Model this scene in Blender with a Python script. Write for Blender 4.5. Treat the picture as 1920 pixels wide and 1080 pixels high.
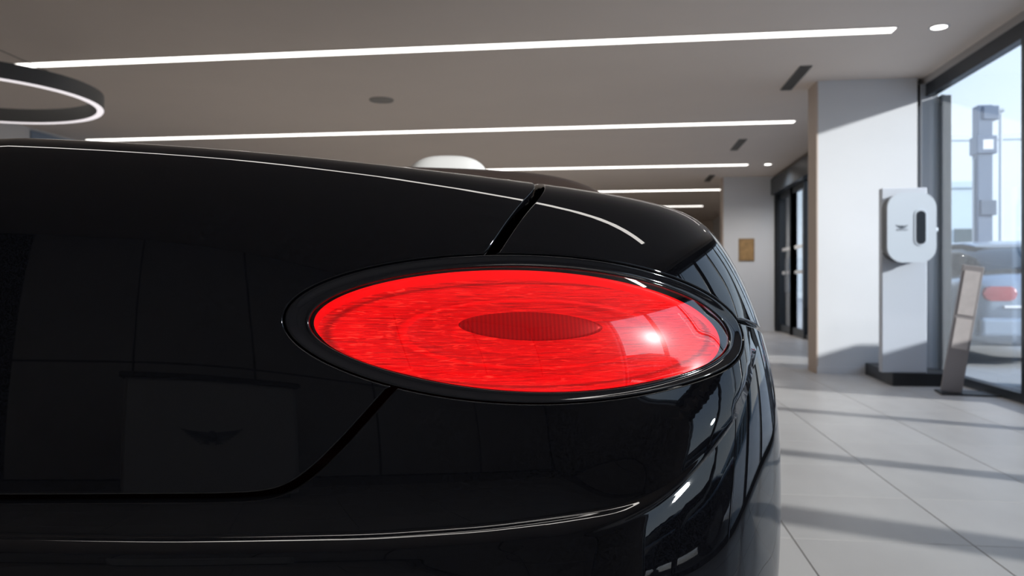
import bpy, bmesh, math, random
import numpy as np
from mathutils import Vector, Matrix
from mathutils.geometry import delaunay_2d_cdt

# ------------------------------------------------------------------ clearing
for o in list(bpy.data.objects): bpy.data.objects.remove(o)
SC = bpy.context.scene
COL = SC.collection
R = math.radians
THETA = R(7.70)                       # the camera (and the car) turned against the room axes
CT, ST = math.cos(THETA), math.sin(THETA)

# ------------------------------------------------------------------ camera
cam_d = bpy.data.cameras.new('camera'); cam = bpy.data.objects.new('camera', cam_d); COL.objects.link(cam)
cam.location = (0, 0, .90); cam.rotation_euler = (R(90), 0, THETA)
cam_d.sensor_width = 36; cam_d.lens = 27.75; cam_d.shift_y = -8/1920
cam_d.clip_start = .02; cam_d.clip_end = 400
cam_d.dof.use_dof = True; cam_d.dof.focus_distance = .86; cam_d.dof.aperture_fstop = 8.0
SC.camera = cam

# ------------------------------------------------------------------ sky and sun
SUN_AZ = (.91, -.415); SUN_TAN = .285
wd = bpy.data.worlds.new('sky'); SC.world = wd; wd.use_nodes = True
nt = wd.node_tree; nt.nodes.clear()
wo = nt.nodes.new('ShaderNodeOutputWorld'); bg = nt.nodes.new('ShaderNodeBackground')
tc = nt.nodes.new('ShaderNodeTexCoord'); sx = nt.nodes.new('ShaderNodeSeparateXYZ'); cr = nt.nodes.new('ShaderNodeValToRGB')
nt.links.new(tc.outputs['Generated'], sx.inputs[0]); nt.links.new(sx.outputs['Z'], cr.inputs[0])
cr.color_ramp.elements[0].position = 0.0; cr.color_ramp.elements[0].color = (.90, .94, .98, 1)
cr.color_ramp.elements[1].position = .75; cr.color_ramp.elements[1].color = (.33, .52, .86, 1)
e = cr.color_ramp.elements.new(.22); e.color = (.70, .83, .97, 1)
nt.links.new(cr.outputs[0], bg.inputs[0]); bg.inputs[1].default_value = 1.5
nt.links.new(bg.outputs[0], wo.inputs[0])
sd = bpy.data.lights.new('sun', 'SUN'); so = bpy.data.objects.new('sun', sd); COL.objects.link(so)
sd.energy = 6.2; sd.angle = R(2.2); sd.color = (1.0, .985, .965)
hl = math.hypot(*SUN_AZ)
so.rotation_euler = Vector((SUN_AZ[0], SUN_AZ[1], SUN_TAN*hl)).to_track_quat('Z', 'Y').to_euler()
so.location = (20, -10, 12)

# ------------------------------------------------------------------ exposure
SC.view_settings.view_transform = 'Standard'; SC.view_settings.look = 'None'
SC.view_settings.gamma = 1; SC.view_settings.use_curve_mapping = False
SC.view_settings.exposure = 0.0
SC.cycles.max_bounces = 10; SC.cycles.diffuse_bounces = 5; SC.cycles.glossy_bounces = 5
SC.cycles.transparent_max_bounces = 12; SC.cycles.sample_clamp_indirect = 6.0
SC.cycles.caustics_reflective = False; SC.cycles.caustics_refractive = False

# ------------------------------------------------------------------ helpers
def pq(x, y):
    "camera-aligned floor coordinates -> room coordinates"
    return x*CT - y*ST, x*ST + y*CT
MATS = {}
def mat(name, col, rough=.5, metal=0., noise=0., nscale=8., bump=0., bscale=200., spec=.5, emit=None, estr=0., rnd=0., coat=0.):
    if name in MATS: return MATS[name]
    m = bpy.data.materials.new(name); m.use_nodes = True; t = m.node_tree; b = t.nodes['Principled BSDF']
    b.inputs['Base Color'].default_value = (*col, 1); b.inputs['Roughness'].default_value = rough
    b.inputs['Metallic'].default_value = metal; b.inputs['Specular IOR Level'].default_value = spec
    b.inputs['Coat Weight'].default_value = coat; b.inputs['Coat Roughness'].default_value = .02
    tcn = t.nodes.new('ShaderNodeTexCoord')
    if noise or rnd:
        n = t.nodes.new('ShaderNodeTexNoise'); n.inputs['Scale'].default_value = nscale; n.inputs['Detail'].default_value = 5
        t.links.new(tcn.outputs['Object'], n.inputs['Vector'])
        mr = t.nodes.new('ShaderNodeMapRange'); mr.inputs[3].default_value = 1-noise; mr.inputs[4].default_value = 1+noise
        mr.inputs[1].default_value = .3; mr.inputs[2].default_value = .7
        t.links.new(n.outputs[0], mr.inputs[0])
        src = mr.outputs[0]
        if rnd:
            oi = t.nodes.new('ShaderNodeObjectInfo'); m2 = t.nodes.new('ShaderNodeMapRange')
            m2.inputs[3].default_value = 1-rnd; m2.inputs[4].default_value = 1+rnd
            t.links.new(oi.outputs['Random'], m2.inputs[0])
            mu = t.nodes.new('ShaderNodeMath'); mu.operation = 'MULTIPLY'
            t.links.new(src, mu.inputs[0]); t.links.new(m2.outputs[0], mu.inputs[1]); src = mu.outputs[0]
        vm = t.nodes.new('ShaderNodeVectorMath'); vm.operation = 'SCALE'; vm.inputs[0].default_value = col
        t.links.new(src, vm.inputs['Scale']); t.links.new(vm.outputs[0], b.inputs['Base Color'])
    if bump:
        n2 = t.nodes.new('ShaderNodeTexNoise'); n2.inputs['Scale'].default_value = bscale
        t.links.new(tcn.outputs['Object'], n2.inputs['Vector'])
        bn = t.nodes.new('ShaderNodeBump'); bn.inputs['Strength'].default_value = bump; bn.inputs['Distance'].default_value = .002
        t.links.new(n2.outputs[0], bn.inputs['Height']); t.links.new(bn.outputs[0], b.inputs['Normal'])
    if emit:
        b.inputs['Emission Color'].default_value = (*emit, 1); b.inputs['Emission Strength'].default_value = estr
    MATS[name] = m; return m
def thin_glass(name, tint, f0=.05, gl=(1, 1, 1), haze=0.):
    "clear sheet: transmission plus mirror, Schlick reflectance (independent of which side is hit)"
    m = bpy.data.materials.new(name); m.use_nodes = True; t = m.node_tree; t.nodes.clear(); lk = t.links.new
    o = t.nodes.new('ShaderNodeOutputMaterial'); mx = t.nodes.new('ShaderNodeMixShader')
    tr = t.nodes.new('ShaderNodeBsdfTransparent'); g = t.nodes.new('ShaderNodeBsdfGlossy'); f = t.nodes.new('ShaderNodeLayerWeight')
    f.inputs[0].default_value = .5; pw = t.nodes.new('ShaderNodeMath'); pw.operation = 'POWER'; pw.inputs[1].default_value = 5
    mr = t.nodes.new('ShaderNodeMapRange'); mr.inputs[3].default_value = f0; mr.inputs[4].default_value = 1
    tr.inputs[0].default_value = (*tint, 1); g.inputs['Roughness'].default_value = 0; g.inputs[0].default_value = (*gl, 1)
    lk(f.outputs['Facing'], pw.inputs[0]); lk(pw.outputs[0], mr.inputs[0]); lk(mr.outputs[0], mx.inputs[0])
    refl = g.outputs[0]
    if haze:
        g2 = t.nodes.new('ShaderNodeBsdfGlossy'); g2.inputs['Roughness'].default_value = .22; hz = t.nodes.new('ShaderNodeMixShader'); hz.inputs[0].default_value = haze
        lk(g.outputs[0], hz.inputs[1]); lk(g2.outputs[0], hz.inputs[2]); refl = hz.outputs[0]
    lk(tr.outputs[0], mx.inputs[1]); lk(refl, mx.inputs[2])
    lk(mx.outputs[0], o.inputs[0]); MATS[name] = m; return m

def tag(o, label=None, cat=None, group=None, kind=None):
    if label: o['label'] = label
    if cat: o['category'] = cat
    if group: o['group'] = group
    if kind: o['kind'] = kind
    return o
def empty(name, loc=(0, 0, 0), rz=0., parent=None):
    o = bpy.data.objects.new(name, None); COL.objects.link(o); o.location = loc; o.rotation_euler = (0, 0, rz)
    o.empty_display_size = .1
    if parent: o.parent = parent
    return o
def obj(name, me, m, parent=None, loc=(0, 0, 0), rot=(0, 0, 0)):
    o = bpy.data.objects.new(name, me); COL.objects.link(o)
    if m is not None and not me.materials: me.materials.append(m)
    o.location = loc; o.rotation_euler = rot
    if parent: o.parent = parent
    return o
def mesh_of(bm, name, smooth=False):
    me = bpy.data.meshes.new(name); bm.to_mesh(me); bm.free()
    if smooth:
        for p in me.polygons: p.use_smooth = True
    return me
def add_box(bm, x0, x1, y0, y1, z0, z1, mtx=None):
    vs = [bm.verts.new((x, y, z)) for z in (z0, z1) for y in (y0, y1) for x in (x0, x1)]
    fs = [(0, 2, 3, 1), (4, 5, 7, 6), (0, 1, 5, 4), (2, 6, 7, 3), (0, 4, 6, 2), (1, 3, 7, 5)]
    out = [bm.faces.new([vs[i] for i in f]) for f in fs]
    if mtx is not None: bmesh.ops.transform(bm, matrix=mtx, verts=vs)
    return vs
def box(name, m, x0, x1, y0, y1, z0, z1, parent=None, bev=0., seg=2, loc=(0, 0, 0), rot=(0, 0, 0)):
    bm = bmesh.new(); add_box(bm, x0, x1, y0, y1, z0, z1)
    if bev: bmesh.ops.bevel(bm, geom=list(bm.edges), offset=bev, segments=seg, profile=.5, affect='EDGES')
    bm.normal_update()
    return obj(name, mesh_of(bm, name), m, parent, loc, rot)
def lathe(name, m, prof, parent=None, seg=48, loc=(0, 0, 0), rot=(0, 0, 0), smooth=True, closed=False):
    "profile [(r,z)] turned around z"
    bm = bmesh.new(); rings = []
    for r, z in prof:
        rings.append([bm.verts.new((r*math.cos(2*math.pi*i/seg), r*math.sin(2*math.pi*i/seg), z)) for i in range(seg)] if r > 1e-6 else [bm.verts.new((0, 0, z))])
    pairs = list(zip(rings[:-1], rings[1:])) + ([(rings[-1], rings[0])] if closed else [])
    for a, b in pairs:
        for i in range(seg):
            j = (i+1) % seg
            if len(a) == 1 and len(b) == 1: continue
            if len(a) == 1: bm.faces.new((a[0], b[j], b[i]))
            elif len(b) == 1: bm.faces.new((a[i], a[j], b[0]))
            else: bm.faces.new((a[i], a[j], b[j], b[i]))
    bm.normal_update(); bmesh.ops.recalc_face_normals(bm, faces=bm.faces)
    me = mesh_of(bm, name, smooth)
    if smooth:
        try: me.set_sharp_from_angle(angle=R(40))
        except Exception: pass
    return obj(name, me, m, parent, loc, rot)
def prism(name, m, pts, h, parent=None, loc=(0, 0, 0), rot=(0, 0, 0), bev=0., smooth=False):
    "outline [(x,y)] extruded along z by h"
    bm = bmesh.new(); a = [bm.verts.new((x, y, 0)) for x, y in pts]; b = [bm.verts.new((x, y, h)) for x, y in pts]
    n = len(pts); f0 = bm.faces.new(a[::-1]); f1 = bm.faces.new(b)
    for i in range(n): bm.faces.new((a[i], a[(i+1) % n], b[(i+1) % n], b[i]))
    if bev:
        es = list(f1.edges); bmesh.ops.bevel(bm, geom=es, offset=bev, segments=3, profile=.5, affect='EDGES')
    bmesh.ops.recalc_face_normals(bm, faces=bm.faces)
    me = mesh_of(bm, name, smooth)
    if smooth: me.set_sharp_from_angle(angle=R(35))
    return obj(name, me, m, parent, loc, rot)
def rrect(w, h, r, n=10):
    pts = []
    for cx, cy, a0 in ((w/2-r, h/2-r, 0), (-w/2+r, h/2-r, 90), (-w/2+r, -h/2+r, 180), (w/2-r, -h/2+r, 270)):
        for i in range(n+1):
            a = R(a0+90*i/n); pts.append((cx+r*math.cos(a), cy+r*math.sin(a)))
    return pts
def rounded(name, m, sx, sy, sz, e=3.2, parent=None, loc=(0, 0, 0), rot=(0, 0, 0), nu=40, nv=24):
    "superellipsoid cushion"
    bm = bmesh.new(); rows = []
    pw = lambda c: math.copysign(abs(c)**(2/e), c)
    for j in range(nv+1):
        v = -math.pi/2+math.pi*j/nv
        rows.append([bm.verts.new((sx*pw(math.cos(v))*pw(math.cos(2*math.pi*i/nu)), sy*pw(math.cos(v))*pw(math.sin(2*math.pi*i/nu)), sz*pw(math.sin(v)))) for i in range(nu)])
    for a, b in zip(rows[:-1], rows[1:]):
        for i in range(nu):
            j = (i+1) % nu; bm.faces.new((a[i], a[j], b[j], b[i]))
    bmesh.ops.remove_doubles(bm, verts=bm.verts, dist=1e-5); bmesh.ops.recalc_face_normals(bm, faces=bm.faces)
    return obj(name, mesh_of(bm, name, True), m, parent, loc, rot)
def tube(name, m, pts, r, parent=None, seg=10):
    cu = bpy.data.curves.new(name, 'CURVE'); cu.dimensions = '3D'; cu.bevel_depth = r; cu.bevel_resolution = 3; cu.use_fill_caps = True
    sp_ = cu.splines.new('POLY'); sp_.points.add(len(pts)-1)
    for p, q in zip(sp_.points, pts): p.co = (*q, 1)
    tmp = bpy.data.objects.new(name, cu); COL.objects.link(tmp)
    dg = bpy.context.evaluated_depsgraph_get(); me = bpy.data.meshes.new_from_object(tmp.evaluated_get(dg))
    bpy.data.objects.remove(tmp); bpy.data.curves.remove(cu)
    for p in me.polygons: p.use_smooth = True
    return obj(name, me, m, parent)
def text_mesh(name, s, size, m, parent=None, loc=(0, 0, 0), rot=(0, 0, 0), ext=.0006):
    cu = bpy.data.curves.new(name, 'FONT'); cu.body = s; cu.size = size; cu.extrude = ext; cu.align_x = 'CENTER'; cu.align_y = 'CENTER'; cu.space_character = 1.25
    tmp = bpy.data.objects.new(name, cu); COL.objects.link(tmp)
    dg = bpy.context.evaluated_depsgraph_get(); me = bpy.data.meshes.new_from_object(tmp.evaluated_get(dg))
    bpy.data.objects.remove(tmp); bpy.data.curves.remove(cu)
    return obj(name, me, m, parent, loc, rot)
def emblem(name, m, w, parent=None, loc=(0, 0, 0), rot=(0, 0, 0), t=.004):
    "winged oval badge of width w in the local x-y plane"
    bm = bmesh.new()
    def slab(pts):
        a = [bm.verts.new((x*w, y*w, 0)) for x, y in pts]; b = [bm.verts.new((x*w, y*w, t)) for x, y in pts]; n = len(a)
        bm.faces.new(a[::-1]); bm.faces.new(b)
        for i in range(n): bm.faces.new((a[i], a[(i+1) % n], b[(i+1) % n], b[i]))
    for s in (-1, 1):
        for k in range(7):      # feathers, longest on top
            x1 = .5-.052*k; y0 = .075-.036*k
            pts = [(.05*s, y0-.03), (x1*s*.72, y0+.012-.006*k), (x1*s, y0+.052-.014*k), (x1*s*.98, y0+.028-.012*k), (x1*s*.7, y0-.018), (.05*s, y0-.056)]
            slab(pts)
    slab([(.075*math.cos(a), -.03+.115*math.sin(a)) for a in [2*math.pi*i/28 for i in range(28)]])
    bmesh.ops.recalc_face_normals(bm, faces=bm.faces)
    return obj(name, mesh_of(bm, name), m, parent, loc, rot)

# ------------------------------------------------------------------ materials
M_ceil = mat('ceiling_paint', (.77, .675, .605), .75, noise=.015, nscale=1.5)
M_white = mat('wall_white', (.78, .785, .80), .6, noise=.015, nscale=2)
M_pillarshade = mat('pillar_side_shade', (.62, .51, .43), .6)
M_wallgrey = mat('wall_grey', (.50, .485, .47), .6, noise=.05, nscale=3)
M_charc = mat('wall_charcoal', (.025, .025, .027), .55)
M_far = mat('far_wall_beige', (.78, .66, .56), .55, noise=.08, nscale=2)
M_grout = mat('grout', (.30, .29, .28), .8)
M_frame = mat('frame_dark', (.022, .028, .036), .35)
M_framegrey = mat('frame_grey', (.46, .49, .53), .4)
M_fascia = mat('fascia_grey', (.42, .40, .39), .6)
M_led = mat('led_diffuser', (.9, .9, .9), .4, emit=(1, .955, .90), estr=4.2)
M_led2 = mat('led_diffuser_bright', (.9, .9, .9), .4, emit=(1, .955, .90), estr=11.0)
M_ring = mat('ring_diffuser', (.9, .88, .9), .4, emit=(1, .93, .96), estr=.85)
M_ringgrey = mat('ring_shade_grey', (.10, .10, .10), .5)
M_spot = mat('spot_diffuser', (.9, .9, .9), .4, emit=(1, .97, .93), estr=6)
M_trimw = mat('white_trim', (.7, .68, .66), .4)
M_vent = mat('vent_grey', (.09, .085, .08), .5)
M_disc = mat('speaker_grille', (.30, .28, .26), .5)
M_box = mat('charger_white', (.60, .66, .73), .35)
M_boxside = mat('charger_side', (.07, .07, .075), .4)
M_slot = mat('charger_slot', (.006, .010, .018), .15)
M_stand = mat('stand_white', (.60, .64, .71), .4)
M_base = mat('base_black', (.012, .012, .014), .4)
M_logo = mat('logo_grey', (.10, .12, .15), .4)
M_info = mat('info_stand_grey', (.34, .31, .31), .5)
M_paper = mat('info_paper', (.66, .60, .58), .6, noise=.06, nscale=18)
M_wood = mat('wood_plaque', (.42, .25, .10), .5, noise=.2, nscale=12)
M_chrome = mat('chrome', (.8, .8, .82), .12, metal=1)
M_whitebar = mat('white_bar', (.85, .86, .88), .4)
M_glass = thin_glass('window_glass', (.95, .97, .98), .035)
M_desk = mat('desk_panel', (.42, .41, .40), .45)
M_deskdark = mat('desk_dark', (.04, .04, .04), .4)

def tile_material():
    m = bpy.data.materials.new('floor_tile'); m.use_nodes = True; t = m.node_tree; b = t.nodes['Principled BSDF']
    geo = t.nodes.new('ShaderNodeNewGeometry'); n1 = t.nodes.new('ShaderNodeTexNoise'); n1.inputs['Scale'].default_value = 3.2; n1.inputs['Detail'].default_value = 6
    mp = t.nodes.new('ShaderNodeMapping'); mp.inputs['Scale'].default_value = (1, .45, 1)
    t.links.new(geo.outputs['Position'], mp.inputs[0]); t.links.new(mp.outputs[0], n1.inputs['Vector'])
    cr = t.nodes.new('ShaderNodeValToRGB'); cr.color_ramp.elements[0].position = .3; cr.color_ramp.elements[1].position = .72
    cr.color_ramp.elements[0].color = (.455, .43, .41, 1); cr.color_ramp.elements[1].color = (.535, .51, .485, 1)
    t.links.new(n1.outputs[0], cr.inputs[0])
    oi = t.nodes.new('ShaderNodeObjectInfo'); mr = t.nodes.new('ShaderNodeMapRange'); mr.inputs[3].default_value = .95; mr.inputs[4].default_value = 1.04
    t.links.new(oi.outputs['Random'], mr.inputs[0]); vm = t.nodes.new('ShaderNodeVectorMath'); vm.operation = 'SCALE'
    t.links.new(cr.outputs[0], vm.inputs[0]); t.links.new(mr.outputs[0], vm.inputs['Scale']); t.links.new(vm.outputs[0], b.inputs['Base Color'])
    b.inputs['Roughness'].default_value = .38; b.inputs['Specular IOR Level'].default_value = .4
    return m
M_tile = tile_material()

# ------------------------------------------------------------------ the room
ZC = 2.936                                   # ceiling
PW = 3.00                                    # inner face of the window wall
P0, Q0, Q1 = -7.6, -4.6, 26.0                # left wall, rear wall, far wall
floor = box('floor', M_grout, P0, PW+.2, Q0, Q1, -.10, -.004); tag(floor, 'pale grey tiled showroom floor', 'floor', kind='structure')
def tile_mesh():
    bm = bmesh.new(); add_box(bm, -.298, .298, -.298, .298, -.012, 0)
    bmesh.ops.bevel(bm, geom=[e for e in bm.edges if all(v.co.z > -.001 for v in e.verts)], offset=.0008, segments=1, affect='EDGES')
    me = mesh_of(bm, 'tile'); me.materials.append(M_tile); return me
tm = tile_mesh(); rest = bmesh.new()
for i in range(-13, 6):
    for j in range(-6, 43):
        cx, cy = .01+.6*i+.3, .5+.6*j-.3
        if cx+.3 > PW+.02 or cx-.3 < P0: continue
        if cy-.3 < Q0 or cy+.3 > Q1: continue
        if cx > -.1 and 1.0 < cy < 17.5:
            obj('tile', tm, None, floor, (cx, cy, 0))
        else:
            add_box(rest, cx-.298, cx+.298, cy-.298, cy+.298, -.012, 0)
tag(obj('tile_field', mesh_of(rest, 'tile_field'), M_tile, floor), kind='stuff')

ceiling = box('ceiling', M_ceil, P0-.2, PW+.28, Q0-.2, Q1+.2, ZC, ZC+.25); tag(ceiling, 'plain warm white ceiling with light strips', 'ceiling', kind='structure')
wl = box('wall_left', M_white, P0-.2, P0, Q0, Q1, -.1, ZC); tag(wl, 'long white side wall', 'wall', kind='structure')
M_bluepanel = mat('blue_panel', (.22, .30, .42), .35)
for k in range(5):
    box('panel', M_bluepanel, P0, P0+.02, 9.35+1.1*k, 10.4+1.1*k, 1.2, 2.90, wl)
wf = box('wall_far', M_far, P0-.2, PW+.3, Q1, Q1+.2, -.1, ZC); tag(wf, 'beige panelled far end wall', 'wall', kind='structure')
for k in range(14): box('panel', M_far, P0+.02+.7*k, P0+.70+.7*k, Q1-.02, Q1, .05, ZC-.02, wf)
# rear wall, seen only as a reflection in the paint: dark bay on the left, grey panelling on the right
wr = box('wall_rear', M_charc, P0-.2, PW+.3, Q0-.2, Q0, -.1, ZC); tag(wr, 'rear showroom wall behind the viewpoint', 'wall', kind='structure')
for k, (a, b) in enumerate(((-2.9, -1.75), (-1.73, -.58), (-.56, .59), (.61, 1.76), (1.78, 2.95))):
    box('panel', M_wallgrey, a, b, Q0, Q0+.03, .02, 1.28, wr, bev=.003); box('panel', M_wallgrey, a, b, Q0, Q0+.03, 1.30, ZC-.01, wr, bev=.003)
wrt = box('wall_right', M_wallgrey, PW, PW+.25, Q0, -1.66, -.1, ZC); tag(wrt, 'solid grey wall end behind the windows', 'wall', kind='structure')
wrf = box('wall_right_far', M_white, PW, PW+.25, 16.5, Q1, -.1, ZC); tag(wrf, 'white wall beyond the far door', 'wall', kind='structure')
# fascia and dark header above the glazing
ZG = 2.745
fa = box('trim_1', M_fascia, PW-.01, PW+.26, -1.66, 16.5, 2.87, ZC, bev=.003); tag(fa, 'grey fascia strip along the window head', 'trim', kind='structure')
hd = box('trim_2', M_frame, PW+.0, PW+.085, -1.66, 8.6, ZG, 2.872, bev=.003); tag(hd, 'dark head rail above the near glazing', 'trim', kind='structure')
hd2 = box('trim_3', M_frame, PW-.14, PW+.085, 8.6, 16.5, 2.58, 2.872, bev=.004); tag(hd2, 'deep black head casing above the far doors', 'trim', kind='structure')
MULL = [-1.63, -.28, 1.05, 2.08, 3.36, 5.0, 6.37, 8.24]
def window(n, qa, qb, zt, label, mdep=.22, mw=.06, mp=0.):
    w = empty('window_%d' % n, (PW, (qa+qb)/2, 0)); tag(w, label, 'window', kind='structure')
    h = (qb-qa)/2
    box('pane', M_glass, .044, .050, -h+mw/2, h-mw/2, .075, zt, w)
    box('bottom_rail', M_frame, 0, .085, -h+mw/2, h-mw/2, 0, .075, w, bev=.003)
    box('mullion', M_frame, mp, max(mdep, mp+.05), h-mw/2, h+mw/2, 0, zt, w, bev=.003)
    box('inner_bead', M_frame, max(.02, mp), max(.075, mp+.03), h-mw/2-.022, h-mw/2, .075, zt, w)
    box('inner_bead', M_frame, .02, .075, -h+mw/2, -h+mw/2+.022, .075, zt, w)
    return w
for k in range(7):
    names = ['glazed bay at the rear end, behind the viewpoint', 'second glazed bay from the rear wall end', 'glazed bay beside the tail of the black car', 'glazed bay right of the camera', 'tall glazed bay just outside the right edge', 'tall glazed bay next but one to the pillar', 'tall glazed bay beside the white charging stand']
    window(k+1, MULL[k], MULL[k+1], ZG, names[k], mp=.12 if k == 6 else 0., mw=.17 if k == 2 else .06)
pst = box('trim_4', M_framegrey, PW-.045, PW+.12, 8.26, 8.38, 0, 2.87, bev=.006); tag(pst, 'grey square post between glazing and pillar', 'post', kind='structure')
window(8, 8.38, 8.60, ZG, 'narrow glazed slot hidden behind the pillar')
brk = box('blind_bracket', M_base, PW-.070, PW-.048, 8.272, 8.34, 2.66, 2.87, bev=.006); tag(brk, 'small black blind bracket under the window head by the grey post', 'bracket')
# far glazing and the glass door beyond the pillar
FM = [8.6, 10.2, 11.8, 13.40]
for k in range(3): window(9+k, FM[k], FM[k+1], 2.58, ['first', 'second', 'third'][k]+' far glazed bay past the white pillar', mw=.09)
def door(n, qa, qb, label, hinge):
    d = empty('door_%d' % n, (PW, (qa+qb)/2, 0)); tag(d, label, 'door', kind='structure'); h = (qb-qa)/2
    for s in (-1, 1): box('stile', M_frame, -.02, .085, s*h-.055, s*h+.055, 0, 2.58, d, bev=.004)
    box('bottom_rail', M_frame, 0, .07, -h+.05, h-.05, 0, .14, d, bev=.004); box('top_rail', M_frame, 0, .07, -h+.05, h-.05, 2.48, 2.58, d, bev=.004)
    box('pane', M_glass, .03, .038, -h+.05, h-.05, .14, 2.48, d)
    for z in (1.53, 1.10): box('marking_strip', M_whitebar, .024, .030, -h+.12, h-.12, z-.03, z+.03, d)
    hb = tube('pull_bar', M_chrome, [(-.07, hinge*(h-.13), .75), (-.07, hinge*(h-.13), 1.35)], .014, d)
    return d
door(1, 13.40, 14.36, 'glass door leaf nearer the pillar with white strips', 1)
door(2, 14.36, 15.40, 'glass door leaf farther along with white strips', -1)
jb = box('wall_jamb', M_frame, PW-.05, PW+.2, 15.40, 16.5, 0, 2.58, bev=.005); tag(jb, 'black door jamb panel beside the far pillar', 'jamb', kind='structure')
pn = empty('control_panel', (PW-.05, 15.75, 1.25)); tag(pn, 'small black control panel with coloured switches beside the far glass door', 'control panel')
box('backplate', M_base, -.02, 0, -.09, .09, -.42, .36, pn, bev=.004)
for z, c in ((.26, (.5, .5, .5)), (.1, (.35, .02, .02)), (-.05, (.3, .03, .02)), (-.2, (.1, .35, .2)), (-.33, (.6, .65, .6))):
    box('switch', mat('switch_%d' % int(z*100), c, .4), -.035, -.02, -.05, .05, z-.035, z+.035, pn, bev=.004)
# pillars
def pillar(q, label):
    w = box('wall_pillar', M_white, 1.985, 2.925, q, q+.36, 0, ZC); tag(w, label, 'pillar', kind='structure')
    box('shaded_side', M_pillarshade, 1.97, 1.985, q+.0, q+.36, 0, ZC, w)  # shade of the left face, put into a browner skin
    box('plinth', M_white, 1.975, 2.93, q-.006, q, 0, .07, w)
    return w
pillar(8.27, 'broad white pillar lit by sun behind the charging stand'); pillar(15.50, 'far white pillar carrying the wooden plaque')

# ------------------------------------------------------------------ ceiling fittings
def ceiling_strip(q, label, p0=-7.45, p1=2.18, hw=.062, m=None):
    t = empty('linear_light', ((p0+p1)/2, q, ZC)); tag(t, label, 'ceiling light', 'recessed light strips across the ceiling'); L = (p1-p0)/2
    box('housing', M_trimw, -L-.012, L+.012, -hw-.013, hw+.013, -.006, 0, t)
    box('diffuser', m or M_led, -L, L, -hw, hw, -.009, -.006, t)
LQ = [6.67+3.61*k for k in range(5)]
for q, l in zip(LQ, ['nearest and longest white light strip, touching the ring lamp', 'second white light strip from the front, just above the car', 'third white light strip, starting at the white headrest', 'fourth white light strip, ending at the far pillar', 'farthest and shortest white light strip above the black car']): ceiling_strip(q, l)
ceiling_strip(.79, 'white light strip overhead, behind the top edge of the photo', hw=.055, m=M_led2)
for q, l in ((6.65, 'round white downlight at the end of the nearest light strip'), (13.9, 'round white downlight past the third light strip, beside the far door')):
    t = empty('downlight', (2.515, q, ZC)); tag(t, l, 'downlight', 'round ceiling downlights')
    lathe('trim_ring', M_trimw, [(.058, -.001), (.060, -.007), (.074, -.007), (.080, -.001)], t, 40)
    lathe('lens', M_spot, [(0, -.006), (.056, -.006), (.059, -.003)], t, 40)
    ld = bpy.data.lights.new('downlight_lamp', 'SPOT'); lo = bpy.data.objects.new('downlight_lamp', ld); COL.objects.link(lo); lo.parent = t
    lo.location = (0, 0, -.02); ld.energy = 30 if q < 10 else 110; ld.spot_size = R(150); ld.spot_blend = .7; ld.shadow_soft_size = .05; ld.color = (1, .95, .9)
for q, l in ((8.13, 'nearest and largest grey slot vent left of the pillar'), (11.9, 'middle grey slot vent between the second and third light strip'), (15.6, 'farthest and smallest grey slot vent by the far pillar')):
    t = empty('ceiling_vent', (1.735, q, ZC)); tag(t, l, 'vent', 'grey slot vents in the ceiling')
    for s in (-1, 1): box('frame', M_vent, s*.05-.006, s*.05+.006, -.46, .46, -.008, 0, t)
    for s in (-1, 1): box('frame_end', M_vent, -.05, .05, s*.454-.006, s*.454+.006, -.008, 0, t)
    box('backing', M_vent, -.05, .05, -.45, .45, -.002, 0, t)
    for k in range(4): box('slat', M_vent, -.040+.024*k, -.030+.024*k, -.45, .45, -.007, -.002, t)
t = empty('ceiling_speaker', (-2.60, 8.46, ZC)); tag(t, 'flat round grey ceiling speaker between the two long light strips', 'speaker')
lathe('rim', M_disc, [(.115, 0), (.118, -.012), (.132, -.012), (.135, 0)], t, 40); lathe('grille', M_disc, [(0, -.010), (.10, -.009), (.116, -.006)], t, 40)
# ring pendant
rp, rq = pq(-4.48, 6.55)
t = empty('ring_pendant', (rp, rq, 2.425)); tag(t, 'large grey ring lamp with glowing lower rim hanging at the left edge', 'pendant lamp')
lathe('shade', M_ringgrey, [(.915, .0), (.915, .125), (.975, .125), (.975, .0)], t, 96, closed=False)
lathe('diffuser', M_ring, [(.918, .002), (.922, -.006), (.968, -.006), (.972, .002)], t, 96)
for a in (20, 140, 260): tube('cable', M_base, [(.945*math.cos(R(a)), .945*math.sin(R(a)), .11), (0, 0, ZC-2.40-.02)], .003, t)
lathe('ceiling_rose', M_trimw, [(0, ZC-2.42), (.06, ZC-2.42), (.065, ZC-2.40)], t, 32)

# ------------------------------------------------------------------ charging stand and wall box
t = empty('charging_stand', (2.58, 7.75, 0)); tag(t, 'tall white panel stand with black plinth in front of the pillar', 'stand')
prism('plinth', M_base, [(-.19, -.42), (.26, -.42), (.26, .50), (-.15, .50), (-.15, .42)], .115, t, bev=.004)
box('panel', M_stand, -.275, .100, -.40, -.31, .115, 1.745, t, bev=.006)
t = empty('wall_charger', (2.505, 7.35, 1.385)); tag(t, 'white rounded charging box with a dark vertical slot mounted on the panel stand', 'charger')
RX = (R(90), 0, 0)
prism('housing', M_boxside, rrect(.385, .59, .13, 12), .11, t, (-.01, 0, 0), RX, smooth=True)
fr = prism('cover', M_box, rrect(.40, .605, .135, 14), .035, t, (0, -.108, 0), RX, bev=.012, smooth=True)
prism('slot_frame', M_box, rrect(.10, .315, .05, 12), .008, t, (.070, -.140, 0), RX, bev=.003, smooth=True)
prism('slot', M_slot, rrect(.074, .285, .037, 12), .004, t, (.074, -.1475, 0), RX, smooth=True)
emblem('badge', M_logo, .105, t, (-.080, -.1435, .01), RX, t=.002)
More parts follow.
